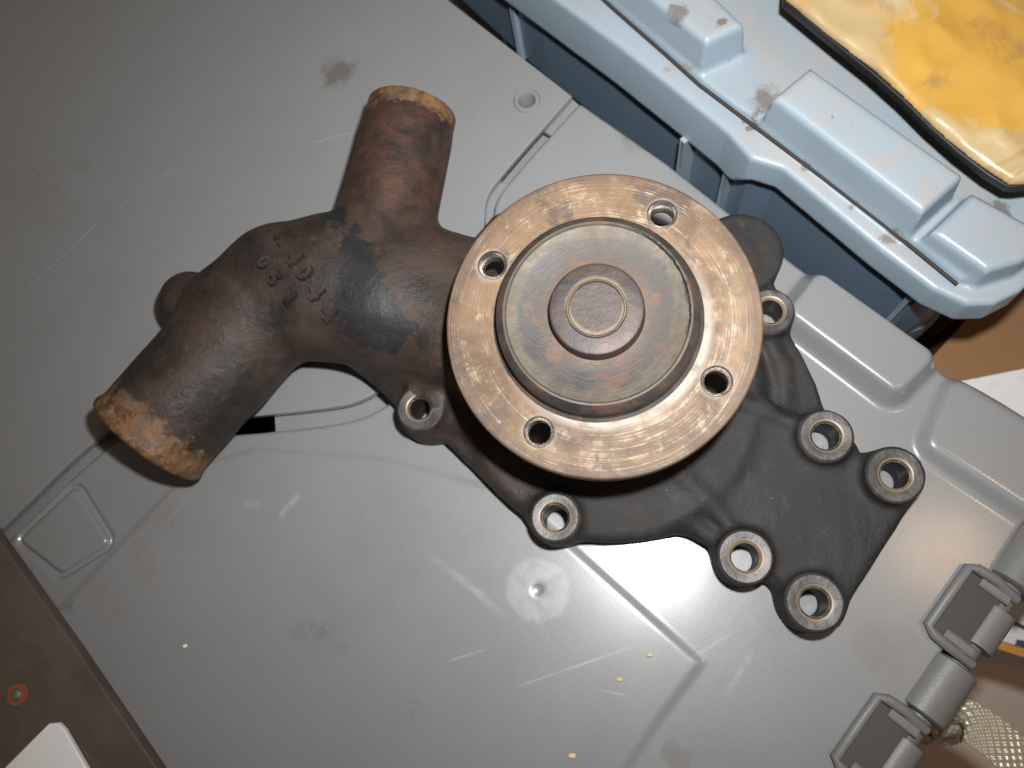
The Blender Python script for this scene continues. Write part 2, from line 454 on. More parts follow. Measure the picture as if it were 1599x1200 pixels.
def mat_hub(center):
    t = NT('rusted_grey_hub'); p, r, th, cx, sy = polar(t, center)
    n1 = t.noise(p, 65, 7, .65, .4); n2 = t.noise(p, 210, 6, .7, .3)
    ring = t.comb(t.math('MULTIPLY', cx, .015), t.math('MULTIPLY', sy, .015), t.math('MULTIPLY', r, 25.0))
    g1 = t.noise(ring, 55, 5, .7)
    col = t.mix(t.ramp(n1, .35, .65), (.030, .028, .027), (.060, .049, .041))
    col = t.mix(t.ramp(t.noise(p, 120, 6, .65, .4), .50, .66, 0, .75), col, (.115, .054, .03))
    rr = t.math('ADD', r, t.math('MULTIPLY', t.math('SUBTRACT', n1, .5), .009))
    band = t.math('MULTIPLY', t.ramp(rr, RD-.0085, RD-.0060), t.ramp(r, RD-.0026, RD-.0032))
    bc = t.mix(t.ramp(n2, .3, .7), (.062, .050, .034), (.100, .082, .056))
    bc = t.mix(t.ramp(t.noise(p, 50, 5, .6), .6, .75, 0, .7), bc, (.12, .066, .034))
    col = t.mix(t.math('MULTIPLY', band, .92), col, bc)
    wob = t.math('MULTIPLY', t.math('SUBTRACT', t.noise(p, 190, 5, .75, .6), .5), .0042)
    cr = t.ramp(t.math('ABSOLUTE', t.math('SUBTRACT', t.math('ADD', r, wob), RD-.0036)), .0006, .00025)
    cr = t.math('MULTIPLY', cr, t.math('MULTIPLY', t.ramp(th, -.45, -.15), t.ramp(th, 1.25, 1.05)))
    # rust halo round the boss foot
    col = t.mix(t.math('MULTIPLY', t.ramp(rr, .0205, .0165), .55), col, (.09, .052, .03))
    col = t.mix(cr, col, (.012, .010, .009))
    h = t.math('ADD', t.math('MULTIPLY', n2, .7), t.math('MULTIPLY', g1, .35))
    return t.set(color=col, rough=t.ramp(n1, .3, .7, .42, .6), metal=.2, normal=t.bump(h, .00018, .9))

def mat_boss(center):
    t = NT('rusted_shaft_end'); p, r, th, cx, sy = polar(t, center)
    n1 = t.noise(p, 80, 7, .65, .4); n2 = t.noise(p, 240, 6, .7, .3)
    col = t.mix(t.ramp(n1, .35, .65), (.036, .029, .027), (.066, .045, .036))
    col = t.mix(t.ramp(t.noise(p, 150, 6, .65, .4), .58, .70, 0, .6), col, (.12, .052, .03))
    col = t.mix(t.ramp(n2, .58, .72, 0, .4), col, (.10, .10, .105))
    rr = t.math('ADD', r, t.math('MULTIPLY', t.math('SUBTRACT', n2, .5), .0016))
    rim = t.ramp(t.math('ABSOLUTE', t.math('SUBTRACT', rr, .0089)), .0011, .0003)
    col = t.mix(t.math('MULTIPLY', rim, .8), col, (.15, .108, .066))
    return t.set(color=col, rough=.5, metal=.2, normal=t.bump(n2, .00025, .9))

def mat_machined():
    t = NT('worn_machined_iron'); p = t.coord()
    n1 = t.noise(p, 130, 7, .65, .3); n2 = t.noise(p, 500, 4, .6)
    col = t.mix(t.ramp(n1, .35, .65), (.045, .042, .040), (.105, .095, .088))
    col = t.mix(t.ramp(t.noise(p, 90, 6, .7, .5), .56, .70, 0, .6), col, (.17, .125, .088))
    return t.set(color=col, rough=.45, metal=.25, normal=t.bump(n2, .0002, .7))

def mat_bright_thread():
    t = NT('bare_thread_steel'); p = t.coord()
    n1 = t.noise(p, 300, 5, .65)
    col = t.mix(t.ramp(n1, .35, .65), (.20, .175, .15), (.36, .33, .30))
    return t.set(color=col, rough=.28, metal=.85)

def mat_blue(name='light_blue_plastic', c0=(.262, .345, .41), c1=(.315, .395, .455)):
    t = NT(name); p = t.coord()
    n1 = t.noise(p, 22, 6, .65, .4)
    col = t.mix(n1, c0, c1)
    # dust lies on upward faces, dirt in specks
    gn = t.n('ShaderNodeNewGeometry'); up = t.sep(gn.outputs['Normal'])[2]
    dust = t.math('MULTIPLY', t.ramp(up, .75, .98), t.ramp(t.noise(p, 30, 7, .7, .8), .40, .66, .18, .75))
    col = t.mix(dust, col, (.37, .352, .335))
    dm = t.math('MULTIPLY', t.ramp(t.noise(p, 48, 7, .72, 1.0), .63, .73, 0, .75), t.ramp(up, -.2, .6, .25, 1))
    col = t.mix(dm, col, (.30, .17, .105))
    col = t.mix(t.ramp(t.noise(p, 260, 4, .7), .70, .76, 0, .7), col, (.10, .09, .09))
    w = t.math('MULTIPLY', t.math('SUBTRACT', t.noise(p, 120, 4, .7), .5), .016)
    for (x, y, z, r) in ((893, 10, .008, .008), (901, 26, .006, .0055), (1195, 160, .023, .008), (1115, 13, .041, .003), (1122, 32, .041, .003), (950, 45, .010, .006), (1183, 178, .023, .0035), (1175, 186, .023, .003), (1133, 92, .023, .004), (1150, 72, .026, .003), (1060, 20, .041, .005), (1455, 318, .03, .004), (1395, 372, .021, .004), (1330, 322, .021, .003), (1260, 262, .021, .003), (1560, 325, .024, .005)):
        col = t.mix(t.math('MULTIPLY', t.spot(p, at(x, y, z), r*.3, r, w), .75), col, (.14, .10, .075))
    return t.set(color=col, rough=t.ramp(n1, .3, .7, .32, .45), normal=t.bump(t.noise(p, 600, 3), .0001, .6))

def mat_yellow():
    t = NT('yellow_film_wrap'); p = t.coord()
    n1 = t.noise(p, 14, 4, .6, 1.2); n2 = t.noise(p, 45, 6, .65, 1.0)
    col = t.mix(t.ramp(n1, .52, .62), (.47, .345, .175), (.58, .33, .075))
    w = t.math('MULTIPLY', t.math('SUBTRACT', n2, .5), .03)
    for (x, y, r) in ((1500, 70, .030), (1540, 130, .022), (1460, 40, .02)):
        col = t.mix(t.spot(p, at(x, y, .052), r*.6, r, w), col, (.53, .30, .055))
    col = t.mix(t.ramp(n2, .54, .70, 0, .6), col, (.55, .44, .26))
    col = t.mix(t.ramp(t.noise(p, 20, 5, .6, 1.5), .60, .72, 0, .75), col, (.30, .165, .06))
    return t.set(color=col, rough=.34, normal=t.bump(t.noise(p, 40, 3, .5, .6), .002, .6), coat=.25, coat_rough=.15)

def mat_brown_panel():
    t = NT('brown_worn_sheet'); p = t.coord()
    n1 = t.noise(p, 16, 6, .65, .6); n2 = t.noise(p, 90, 6, .7)
    col = t.mix(t.ramp(n1, .3, .7), (.075, .056, .042), (.125, .097, .075))
    col = t.mix(t.ramp(n2, .58, .75, 0, .5), col, (.15, .115, .09))
    return t.set(color=col, rough=.6, normal=t.bump(n2, .0004, .7))

def mat_card(name, col):
    t = NT(name); p = t.coord()
    n1 = t.noise(p, 12, 5, .6); n2 = t.noise(p, 260, 4, .6)
    c = t.mix(n1, tuple(x*.85 for x in col), tuple(x*1.12 for x in col))
    c = t.mix(t.ramp(n2, .5, .7, 0, .25), c, tuple(x*.7 for x in col))
    return t.set(color=c, rough=.8, spec=.25)

# ---------------------------------------------------------------- key positions of the pump
FZ = 0.066                                # height of the flange face above the lid
FC = at(939, 502, FZ); FX, FY = FC.x, FC.y
FR = 0.5*((at(1188, 512, FZ)-at(692, 508, FZ)).length)
RD = FR*.632
BC_R = FR*0.806; HOLE_A = 59.5
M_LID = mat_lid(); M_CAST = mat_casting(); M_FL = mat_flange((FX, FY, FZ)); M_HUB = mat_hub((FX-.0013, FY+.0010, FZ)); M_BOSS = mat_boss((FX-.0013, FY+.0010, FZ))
M_MACH = mat_machined(); M_TAN = plain('rubbed_tan_edge', (.26, .20, .135), .42, .35, .35, 500); M_DARKIRON = plain('dark_bore', (.020, .018, .017), .6)
M_THR = mat_bright_thread(); M_BLUE = mat_blue(); M_BLUE2 = mat_blue('blue_darker_below_rim', (.115, .17, .235), (.145, .205, .27)); M_YEL = mat_yellow()  # second blue is a darker tone, used below the tote rim
M_BROWN = mat_brown_panel()
M_BLACK = plain('black_edge', (.012, .012, .012), .5)
M_KRAFT = mat_card('kraft_cardboard', (.27, .145, .07)); M_WHITE = mat_card('white_card', (.74, .74, .74))
M_FLOOR = mat_card('brown_floor', (.70, .58, .50))
M_SILVER = plain('brushed_aluminium', (.95, .95, .96), .32, .0, .03, 300, .0001, 900)
M_RIVET = plain('dull_rivet', (.20, .185, .165), .5, .3, .3, 500)
M_RUSTRING = plain('orange_rust', (.30, .085, .03), .8, 0, .4, 400, .0005)
M_DARKSLOT = plain('slot_shade', (.055, .05, .045), .6)
M_GREY = plain('smooth_grey_plastic', (.17, .168, .163), .46, 0, .08, 60, .0001, 700)
M_STRAP = plain('beige_webbing', (.46, .41, .30), .24, .15, .25, 300)

# ================================================================ SETTING
fl = mesh_obj('floor', [(-1.5, -1.5, -.31), (1.5, -1.5, -.31), (1.5, 1.5, -.31), (-1.5, 1.5, -.31)], [(0, 1, 2, 3)], M_FLOOR, smooth=False)
tag(fl, None, kind='structure')

# ================================================================ GREY TOTE
def px_loop(pts, z=0.0): return [at(x, y, z) for x, y in pts]
def smooth_loop(pts, it=2, closed=False):
    P = [Vector((p[0], p[1])) for p in pts]
    for _ in range(it):
        Q = []
        n = len(P)
        if not closed: Q.append(P[0])
        for i in range(n if closed else n-1):
            a, b = P[i], P[(i+1) % n]
            Q += [a*.75+b*.25, a*.25+b*.75]
        if not closed: Q.append(P[-1])
        P = Q
    return P

tote = empty('grey_tote', (0, 0, -.305), 'grey plastic tote with hinged two-part lid carrying the rusty water pump', 'tote')
seamA = smooth_loop([(893, 150), (775, 283), (758, 312), (757, 350), (745, 450), (690, 530), (607, 600), (560, 630), (500, 640), (380, 652), (300, 658), (200, 655), (132, 698), (0, 830), (-260, 1070)], 2)
seamB = smooth_loop([(905, 160), (790, 287), (771, 318), (770, 355), (758, 458), (704, 545), (622, 620), (572, 652), (505, 666), (380, 678), (300, 684), (205, 678), (147, 711), (13, 845), (-245, 1090)], 2)
A_out = [(700, 0), (420, -235), (-420, 430), (-560, 800)]
lidA = curve_plate('lid_panel', [[(p.x, p.y) for p in px_loop(list(seamA)+[(-420, 930), (-560, 560), (-120, 60), (440, -225), (700, 0)])],
                                 circle(at(823, 159).x, at(823, 159).y, .0046, 40)], -.004, 0, .0007, M_LID, tote)
# collar of the round drain hole
hc = at(823, 159)
lathe('hole_collar', [(.0037, -.013), (.0037, .0006), (.0041, .0012), (.0054, .0012), (.0061, .0003), (.0061, -.0005)], hc, M_LID, lidA, 40)
bmh = bmesh.new()
vv = [bmh.verts.new((hc.x+.0037*math.cos(a), hc.y+.0037*math.sin(a), -.0075)) for a in [math.radians(k) for k in range(160, 311, 10)]]
bmh.faces.new(vv); bm_obj('hole_ledge', bmh, M_LID, lidA)

for (a, b) in (((-40, 180), (148, 351)), ((148, 351), (20, 470))):
    A, B = at(*a, 0), at(*b, 0)
    tube('panel_line', [A+Vector((0, 0, -.00035)), B+Vector((0, 0, -.00035))], .0006, M_LID, lidA, 8)
# near half: moulded relief as a distance field
hh = .0010
B_poly = px_loop(list(seamB)[::-1]+[(905, 160)])+px_loop([(1040, 254), (1240, 412), (1300, 455), (1443, 556), (1478, 588), (1530, 612), (1562, 630), (1599, 655), (1680, 712), (1720, 760), (1660, 800)])+px_loop([(1600, 815), (1545, 905), (1372, 1178), (1320, 1260), (1000, 1330), (300, 1330), (-245, 1180)])
xs = [p.x for p in B_poly]; ys = [p.y for p in B_poly]
X, Y, Z = grid((min(xs)-.004, min(ys)-.004, -.009), (max(xs)+.004, max(ys)+.004, .014), hh)
X2, Y2 = X[:, :, 0], Y[:, :, 0]
def psd(pts, z=0.0): return sd_poly(px_loop(pts, z), X2, Y2)
hgt = np.zeros(np.broadcast(X2, Y2).shape, np.float32)
blk = psd([(1252, 484), (1284, 444), (1438, 556), (1400, 594)], .009)-.0022
hgt = np.maximum(hgt, .0095*sstep((.0072-blk)/.0066))
rim = psd([(1500, 616), (1700, 735), (1640, 800), (1470, 690)], .004)-.003
hgt = np.maximum(hgt, .0048*sstep((.006-rim)/.006))
rim2 = psd([(1205, 440), (1243, 470), (1200, 530), (1150, 460)], .004)
pan = psd([(300, 728), (95, 947), (-200, 1260), (400, 1420), (900, 1320), (1030, 1128), (1100, 1035), (915, 870), (800, 768), (600, 715), (400, 700)])
hgt += .0009*sstep((.0006-pan)/.0026)
plat = psd([(1103, 1030), (1178, 935), (1120, 880), (1000, 800), (950, 880)])
hs = at(1390, 1060) - at(1500, 880); hn = Vector((hs.y, -hs.x)).normalized(); q0 = at(1420, 1010)
pad = psd([(44, 842), (116, 774), (160, 845), (98, 884)])-.0024
hgt += .0010*sstep((.0010-pad)/.0018)-.0016*sstep((.0016-np.abs(pad-.0012))/.0012)
dip = np.sqrt((X2-at(841, 921).x)**2+(Y2-at(841, 921).y)**2)
hgt -= .0005*sstep((.0026-dip)/.0008)
out = sd_poly(B_poly, X2, Y2)
D = smax(np.abs(Z-(hgt[:, :, None]-.0022))-.0022, out[:, :, None], .0014)
P_, Q_ = nets(D, (X[0, 0, 0], Y[0, 0, 0], Z[0, 0, 0]), hh)
lidB = finish('lid_panel', np_mesh('lid_panel', P_, Q_), M_LID, tote)
del D

# lower lip along the joint, broken by slots
def seg_pts(S, i0, i1): return S[i0:i1+1]
nS = len(seamB)
def lip(i0, i1, zt=-.0062):
    a = [at(p.x, p.y, -.0035) for p in seamA[i0:i1+1]]; b = [at(p.x, p.y, -.0035) for p in seamB[i0:i1+1]]
    a = [q+(q-r)*.6 for q, r in zip(a, b)]; b2 = [r+(r-q)*.3 for q, r in zip(a, b)]
    vs_, fs = [], []
    for q, r in zip(a, b2):
        vs_ += [(q.x, q.y, zt), (r.x, r.y, zt), (q.x, q.y, zt-.002), (r.x, r.y, zt-.002)]
    for k in range(len(a)-1):
        o = 4*k; fs += [(o, o+4, o+5, o+1), (o+2, o+3, o+7, o+6), (o, o+2, o+6, o+4), (o+1, o+5, o+7, o+3)]
    fs += [(0, 1, 3, 2), (len(vs_)-4, len(vs_)-2, len(vs_)-1, len(vs_)-3)]
    return mesh_obj('seam_lip', vs_, fs, M_LID, lidB, smooth=False)
def idx_near(x, y): return min(range(nS), key=lambda i: (seamB[i].x-x)**2+(seamB[i].y-y)**2)
lip(idx_near(880, 188), idx_near(770, 355), -.014)
for (a, b) in (((905, 160), (848, 223)), ((800, 276), (770, 355)), ((622, 620), (415, 674)), ((205, 678), (-245, 1090))):
    lip(idx_near(*a), idx_near(*b))

# container walls under the lid
def wall_box():
    outl = px_loop([(420, -215), (893, 165), (1040, 270), (1240, 428), (1440, 572), (1600, 690), (1650, 790), (1320, 1230), (300, 1320), (-400, 1010), (-540, 600), (-100, 75)])
    c = sum(((p.x, p.y) for p in outl), ()); cx = sum(p.x for p in outl)/len(outl); cy = sum(p.y for p in outl)/len(outl)
    vs_, fs = [], []
    n = len(outl)
    for p in outl:
        vs_.append((cx+(p.x-cx)*.975, cy+(p.y-cy)*.975, -.0095))
    for p in outl:
        vs_.append((cx+(p.x-cx)*.90, cy+(p.y-cy)*.90, -.305))
    for i in range(n): fs.append((i, (i+1) % n, n+(i+1) % n, n+i))
    fs.append(tuple(range(n, 2*n)))
    return mesh_obj('container_wall', vs_, fs, M_LID, tote, smooth=False)
wall_box()

# hinge along the short end
ax = (at(1530, 976, -.004)-at(1460, 1077, -.004)); ax.z = 0; STEP = ax.length; ax.normalize()
pr = Vector((ax.y, -ax.x, 0))
h0 = at(1462, 1076, -.004)
def on_hinge(s, off=0, z=0): return h0+ax*(s*STEP)+pr*off+Vector((0, 0, z))
tube('hinge_pin', [on_hinge(-2.2, .001, -.003), on_hinge(3.0, .001, -.003)], .0052, M_GREY, tote, 18)
for s in (0.0, 2.0, -2.0):
    L = .36
    pts = [on_hinge(s-L-.02, 0, -.002), on_hinge(s-L, 0, -.002), on_hinge(s+L, 0, -.002), on_hinge(s+L+.02, 0, -.002)]
    kn = tube('hinge_knuckle', pts, [.0086, .0096, .0096, .0086], M_GREY, tote, 28)
for s in (1.0, -1.0):
    # raised loop round the slot, dark box painting the shade of its recess and the narrow knuckle inside
    y0, y1 = -.0155, .004
    zz = .0062
    lp = [on_hinge(s+.50, y1, zz-.004), on_hinge(s+.52, -.006, zz), on_hinge(s+.50, y0+.003, zz), on_hinge(s+.45, y0, zz), on_hinge(s-.45, y0, zz), on_hinge(s-.50, y0+.003, zz), on_hinge(s-.52, -.006, zz), on_hinge(s-.50, y1, zz-.004)]
    tube('hinge_loop', lp, .0019, M_GREY, tote, 12)
    cc = on_hinge(s, -.0075)
    rbox('hinge_slot_shade', cc, ax, pr, .44*STEP, .0068, -.0035, .0007, .0004, M_DARKSLOT, tote, 2)
    tube('hinge_knuckle', [on_hinge(s-.28, .002, -.001), on_hinge(s+.26, .002, -.001)], .0066, M_GREY, tote, 24)
    for q in (-.40, .40):
        rbox('hinge_tab', on_hinge(s+q, -.004), ax, pr, .0013, .0050, -.004, .0018, .0005, M_GREY, tote, 2)

# ================================================================ WATER PUMP
pump = empty('water_pump', (FX, FY, 0), 'old rusty cast iron water pump with round pulley flange lying on grey lid', 'water pump')
hp = .0009
def pz(x, y, zmm): return at(x, y, zmm*MM)
lo = (at(120, 700, .02).x-.004, at(1272, 1000, .0).y-.004, -.0015); hi = (at(1450, 740, .02).x+.004, at(640, 120, .04).y+.012, .0605)
X, Y, Z = grid(lo, hi, hp)
X2, Y2 = X[:, :, 0], Y[:, :, 0]
BASE_T = .0115
outl = [(735, 376), (768, 338), (800, 322), (950, 330), (1085, 362), (1130, 372), (1180, 388), (1204, 430), (1222, 470), (1232, 520), (1256, 560), (1276, 600), (1290, 645), (1330, 690), (1338, 712), (1372, 716),
        (1400, 702), (1438, 742), (1414, 792), (1322, 935), (1310, 968), (1272, 982), (1240, 968), (1212, 924), (1195, 908), (1165, 908), (1132, 890), (1108, 852), (1062, 828), (1000, 823), (905, 824), (868, 845), (836, 832), (824, 800), (775, 762), (725, 720), (695, 688), (655, 686), (626, 668), (620, 630), (600, 604), (650, 520), (690, 440)]
base2 = sd_poly([at(x, y, .010) for x, y in outl], X2, Y2)[:, :, None]
base = smax(base2, np.abs(Z-BASE_T/2)-BASE_T/2, .003)
D = base
# bolt bosses: px centre, radius mm, top mm, hole radius mm
BOLTS = [(655, 638, 9.2, 23, 4.1), (867, 808, 9.4, 22, 4.7), (1164, 870, 10.0, 19, 4.9), (1272, 941, 10.3, 19.5, 4.9), (1398, 742, 10.4, 19.5, 4.9), (1290, 681, 10.0, 18.5, 4.9), (1203, 486, 9.4, 18, 4.7)]
BC = []
for (x, y, r, top, hr) in BOLTS:
    c = at(x, y, top*MM); BC.append((c, r*MM, top*MM, hr*MM))
    D = smin(D, sd_cyl(X, Y, Z, c, r*MM, -.003, top*MM, .0007), .0032)
# rounded lobe
D = smin(D, sd_cyl(X, Y, Z, at(1156, 394, .014), .0168, -.003, .0145, .0022), .002)
# volute swelling and bearing housing under the flange
c0 = (FX, FY, 0)
rr = np.sqrt((X-FX)**2+(Y-FY)**2)
D = smin(D, sd_cyl(X, Y, Z, (FX+.002, FY-.010, 0), .057, -.003, .0165, .004), .006)
cone = smax((rr-(.050-(Z-.010)*.62))*.85, Z-.050, .004)
D = smin(D, cone, .010)
D = smin(D, sd_cyl(X, Y, Z, c0, .027, 0, .0565, .002), .004)
# raised flat of the outlet branch and its ribs
flat2 = sd_poly([at(x, y, .013) for x, y in [(1010, 640), (1190, 630), (1285, 680), (1360, 680), (1470, 740), (1330, 1000), (1230, 960), (1165, 860), (1080, 770)]], X2, Y2)[:, :, None]
D = smin(D, smax(smax(flat2+.004, base2, .002), Z-.0142, .003), .004)
def rib(pts, r, k=.004):
    global D
    for a, b in zip(pts, pts[1:]): D = smin(D, sd_cap(X, Y, Z, pz(*a), pz(*b), r*MM, r*MM), k)
rib([(1030, 712, 17), (1100, 778, 13.2), (1150, 838, 12.0)], 2.4)
rib([(1120, 612, 20), (1190, 640, 14.5), (1256, 668, 12.5)], 2.4)
rib([(1196, 525, 13), (1222, 575, 11.0), (1226, 640, 9.8)], 2.2)
rib([(905, 800, 10.5), (990, 800, 10.8), (1070, 812, 10.8), (1130, 850, 11)], 2.0)
# elbow, swelling into the housing
ZS = .93
path = [(338, 572, 25, 23.0), (382, 500, 25.5, 24.6), (446, 457, 26, 27.2), (520, 449, 26.5, 28.8), (605, 472, 25.5, 27.4), (690, 500, 23.5, 24.5), (790, 530, 24, 27)]
for a, b in zip(path, path[1:]):
    D = smin(D, sd_cap(X, Y, Z, pz(*a[:3]), pz(*b[:3]), a[3]*MM, b[3]*MM, ZS), .004)
# web between the elbow, the first bolt boss and the housing
D = smin(D, sd_cap(X, Y, Z, pz(590, 555, 12), pz(650, 620, 8), .0105, .0070), .005)
D = smin(D, sd_cap(X, Y, Z, pz(640, 540, 14), pz(735, 650, 8), .014, .010), .007)
LP0, LP1 = pz(229, 690, 25.5), pz(410, 486, 25.5)
D = smin(D, sd_pipe(X, Y, Z, LP0, LP1, .0236, .0016), .004)
lipc = [LP0[i]+(LP1[i]-LP0[i])*.05 for i in range(3)]
lipd = [LP0[i]+(LP1[i]-LP0[i])*.001 for i in range(3)]
D = smin(D, sd_pipe(X, Y, Z, lipd, lipc, .0240, .0012), .003)
UP0, UP1 = pz(645, 172, 27), pz(588, 400, 26)
D = smin(D, sd_cap(X, Y, Z, pz(633, 226, 27), UP1, .0178, .0205), .0045)
D = smin(D, sd_pipe(X, Y, Z, UP0, UP1, .0184, .0014), .004)
D = smin(D, sd_cap(X, Y, Z, pz(600, 420, 25), pz(720, 440, 24), .0205, .018), .010)
# round plug boss on the outside of the elbow
D = smin(D, sd_cap(X, Y, Z, pz(300, 474, 18), pz(345, 490, 20), .0132, .014), .0015)
# casting lumps
D = D+lumps(X, Y, Z, 210, 3)*.00035+lumps(X, Y, Z, 620, 5, 9)*.00016
# bores
for c, r, top, hr in BC:
    D = smax(D, -(np.sqrt((X-c.x)**2+(Y-c.y)**2)-hr), .0004)
ext = [LP0[i]+(LP0[i]-LP1[i])*.05 for i in range(3)]
D = smax(D, -sd_pipe(X, Y, Z, ext, LP1, .0202, .001), .0012)
ext = [UP0[i]+(UP0[i]-UP1[i])*.05 for i in range(3)]
D = smax(D, -sd_pipe(X, Y, Z, ext, UP1, .0150, .001), .0012)
D = np.maximum(D, -(Z-.0003))
P_, Q_ = nets(D, (X[0, 0, 0], Y[0, 0, 0], Z[0, 0, 0]), hp)
del D, base, cone
cast_me = np_mesh('pump_casting', P_, Q_)
# where the iron is rusted, scaled or still black
def seg_t(P, a, b):
    a = np.array(a); b = np.array(b); d = b-a; t = (P-a)@d/(d@d); return t*np.linalg.norm(d)
def near(P, x, y, zmm, r):
    c = np.array(pz(x, y, zmm)); return np.exp(-np.sum((P-c)**2, 1)/(r*MM)**2)
tl = seg_t(P_, LP0, LP1); tu = seg_t(P_, UP0, UP1)
dl = np.linalg.norm(P_-np.array(LP0), axis=1); du = np.linalg.norm(P_-np.array(UP0), axis=1)
org = np.maximum(np.where(dl < .05, sstep((.024-tl)/.022), 0), np.where(du < .04, sstep((.013-tu)/.011), 0))
red = np.clip(np.where(du < .09, sstep((.07-tu)/.03), 0)+.7*near(P_, 700, 400, 28, 14)+.3*near(P_, 720, 560, 30, 16)+.35*near(P_, 240, 660, 40, 22)+.15*near(P_, 800, 740, 20, 20)+.35*near(P_, 470, 350, 35, 20), 0, 1)
black = np.clip(near(P_, 545, 400, 48, 11)+near(P_, 585, 460, 46, 13)+near(P_, 565, 500, 44, 9)+near(P_, 545, 350, 40, 8)*1.0+near(P_, 620, 520, 40, 9)*.6, 0, 1)
black = black*(1-.8*np.where(du < .06, sstep((.05-tu)/.02), 0))
plate_m = sstep((P_[:, 0]-(FX-.045))/.04)*sstep((.032-P_[:, 2])/.012)
plate_m = np.maximum(plate_m, sstep((P_[:, 0]-(FX-.02))/.02))
ca = cast_me.color_attributes.new('tint', 'FLOAT_COLOR', 'POINT')
ca.data.foreach_set('color', np.stack([red, org, black, np.ones_like(red)], 1).astype(np.float32).ravel())
fa = cast_me.attributes.new('plate', 'FLOAT', 'POINT'); fa.data.foreach_set('value', plate_m.astype(np.float32))
casting = finish('pump_casting', cast_me, M_CAST, pump)

# machined rings on the bolt bosses
for (c, r, top, hr) in BC:
    o = lathe('bolt_face', [(hr-.0001, -.012), (hr-.0001, -.0007), (hr+.0008, .0002), (hr+.0012, .0003), (r-.0012, .0004), (r-.0006, -.0003)], (c.x, c.y, top), M_MACH, casting, 48)
    o.data.materials.append(M_TAN); o.data.materials.append(M_DARKIRON)
    for f in o.data.polygons:
        q = f.center; rad = math.hypot(q.x-c.x, q.y-c.y)
        if rad < hr+.00005: f.material_index = 2
        elif rad < hr+.0011: f.material_index = 1

# raised casting marks, draped over the elbow
from mathutils.bvhtree import BVHTree
bvh = BVHTree.FromPolygons([tuple(v) for v in P_.tolist()], Q_.tolist())
def emboss(ch, px, py, ang_dir, size):
    cu = bpy.data.curves.new('t', 'FONT'); cu.body = ch; cu.size = size; cu.align_x = 'CENTER'; cu.align_y = 'CENTER'
    cu.offset = size*.055; cu.resolution_u = 3
    tmp = bpy.data.objects.new('t', cu); scene.collection.objects.link(tmp)
    dg = bpy.context.evaluated_depsgraph_get(); me = bpy.data.meshes.new_from_object(tmp.evaluated_get(dg))
    bpy.data.objects.remove(tmp); bpy.data.curves.remove(cu)
    bm = bmesh.new(); bm.from_mesh(me); bpy.data.meshes.remove(me)
    bmesh.ops.triangulate(bm, faces=bm.faces)
    bmesh.ops.subdivide_edges(bm, edges=[e for e in bm.edges if e.calc_length() > .0012], cuts=1)
    bmesh.ops.triangulate(bm, faces=bm.faces)
    r = bmesh.ops.extrude_face_region(bm, geom=list(bm.faces))
    top = {v for v in r['geom'] if isinstance(v, bmesh.types.BMVert)}
    c = at(px, py, .045); e1 = Vector(ang_dir).normalized(); e2 = Vector((-e1.y, e1.x))
    cen = Vector((0, 0))
    for v in bm.verts:
        s = .90 if v in top else 1.06
        x = c.x+e1.x*v.co.x*s+e2.x*v.co.y*s; y = c.y+e1.y*v.co.x*s+e2.y*v.co.y*s
        hit = bvh.ray_cast(Vector((x, y, .2)), Vector((0, 0, -1)))
        z = hit[0].z if hit[0] is not None else .04
        v.co = (x, y, z+(.0021 if v in top else -.0008))
    o = bm_obj('embossed_character', bm, M_CAST, casting, 60)
    me = o.data
    fa = me.attributes.new('plate', 'FLOAT', 'POINT'); fa.data.foreach_set('value', np.zeros(len(me.vertices), np.float32))
    ca = me.color_attributes.new('tint', 'FLOAT_COLOR', 'POINT'); ca.data.foreach_set('color', np.tile(np.array([0, 0, 0, 1], np.float32), len(me.vertices)))
    return o
e = at(518, 494, .045)-at(452, 386, .045); rd = (e.x, e.y)
for ch, x, y in (('M', 454, 384), ('4', 474, 420), ('0', 489, 442), ('4', 503, 469), ('4', 518, 496)): emboss(ch, x, y, rd, .0086)
for ch, x, y in (('0', 426, 424), ('5', 441, 449), ('1', 462, 477)): emboss(ch, x, y, rd, .0080)

# pulley flange with four tapped holes
FT = .0085; HR = .0043
holes = [(FX+BC_R*math.cos(math.radians(HOLE_A+90*k)), FY+BC_R*math.sin(math.radians(HOLE_A+90*k))) for k in range(4)]
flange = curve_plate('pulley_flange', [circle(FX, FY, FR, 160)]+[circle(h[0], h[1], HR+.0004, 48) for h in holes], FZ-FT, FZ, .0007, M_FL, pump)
for h in holes:
    prof = []
    n = 8
    for i in range(n):
        z0 = -.0005-i*(FT-.001)/n
        prof += [(HR+.0001, z0), (HR-.00038, z0-.5*(FT-.001)/n)]
    prof = [(HR+.0007, .0001), (HR+.0004, -.0001)]+prof+[(HR, -FT), (HR, -FT-.001)]
    lathe('threaded_hole', prof, (h[0], h[1], FZ), M_THR, flange, 40, 25)
HC = (FX-.0013, FY+.0010, FZ)
disc = lathe('hub_disc', [(RD+.0018, .0001), (RD+.0006, .0005), (RD+.0001, .0013), (RD, .0064), (RD-.0004, .0070), (RD-.0024, .0084), (RD-.0031, .0084), (RD-.0036, .0079),
                   (RD-.006, .0074), (.0205, .0064), (.0160, .0062), (.0, .0062)], HC, M_HUB, pump, 160, 25)
shaft = lathe('shaft_end', [(.0156, .0058), (.0151, .0068), (.0150, .0112), (.0146, .0119), (.0139, .0121), (.0096, .0121), (.0092, .0125), (.0089, .0125), (.0085, .0120), (.0, .01195)], HC, M_BOSS, pump, 120, 28)
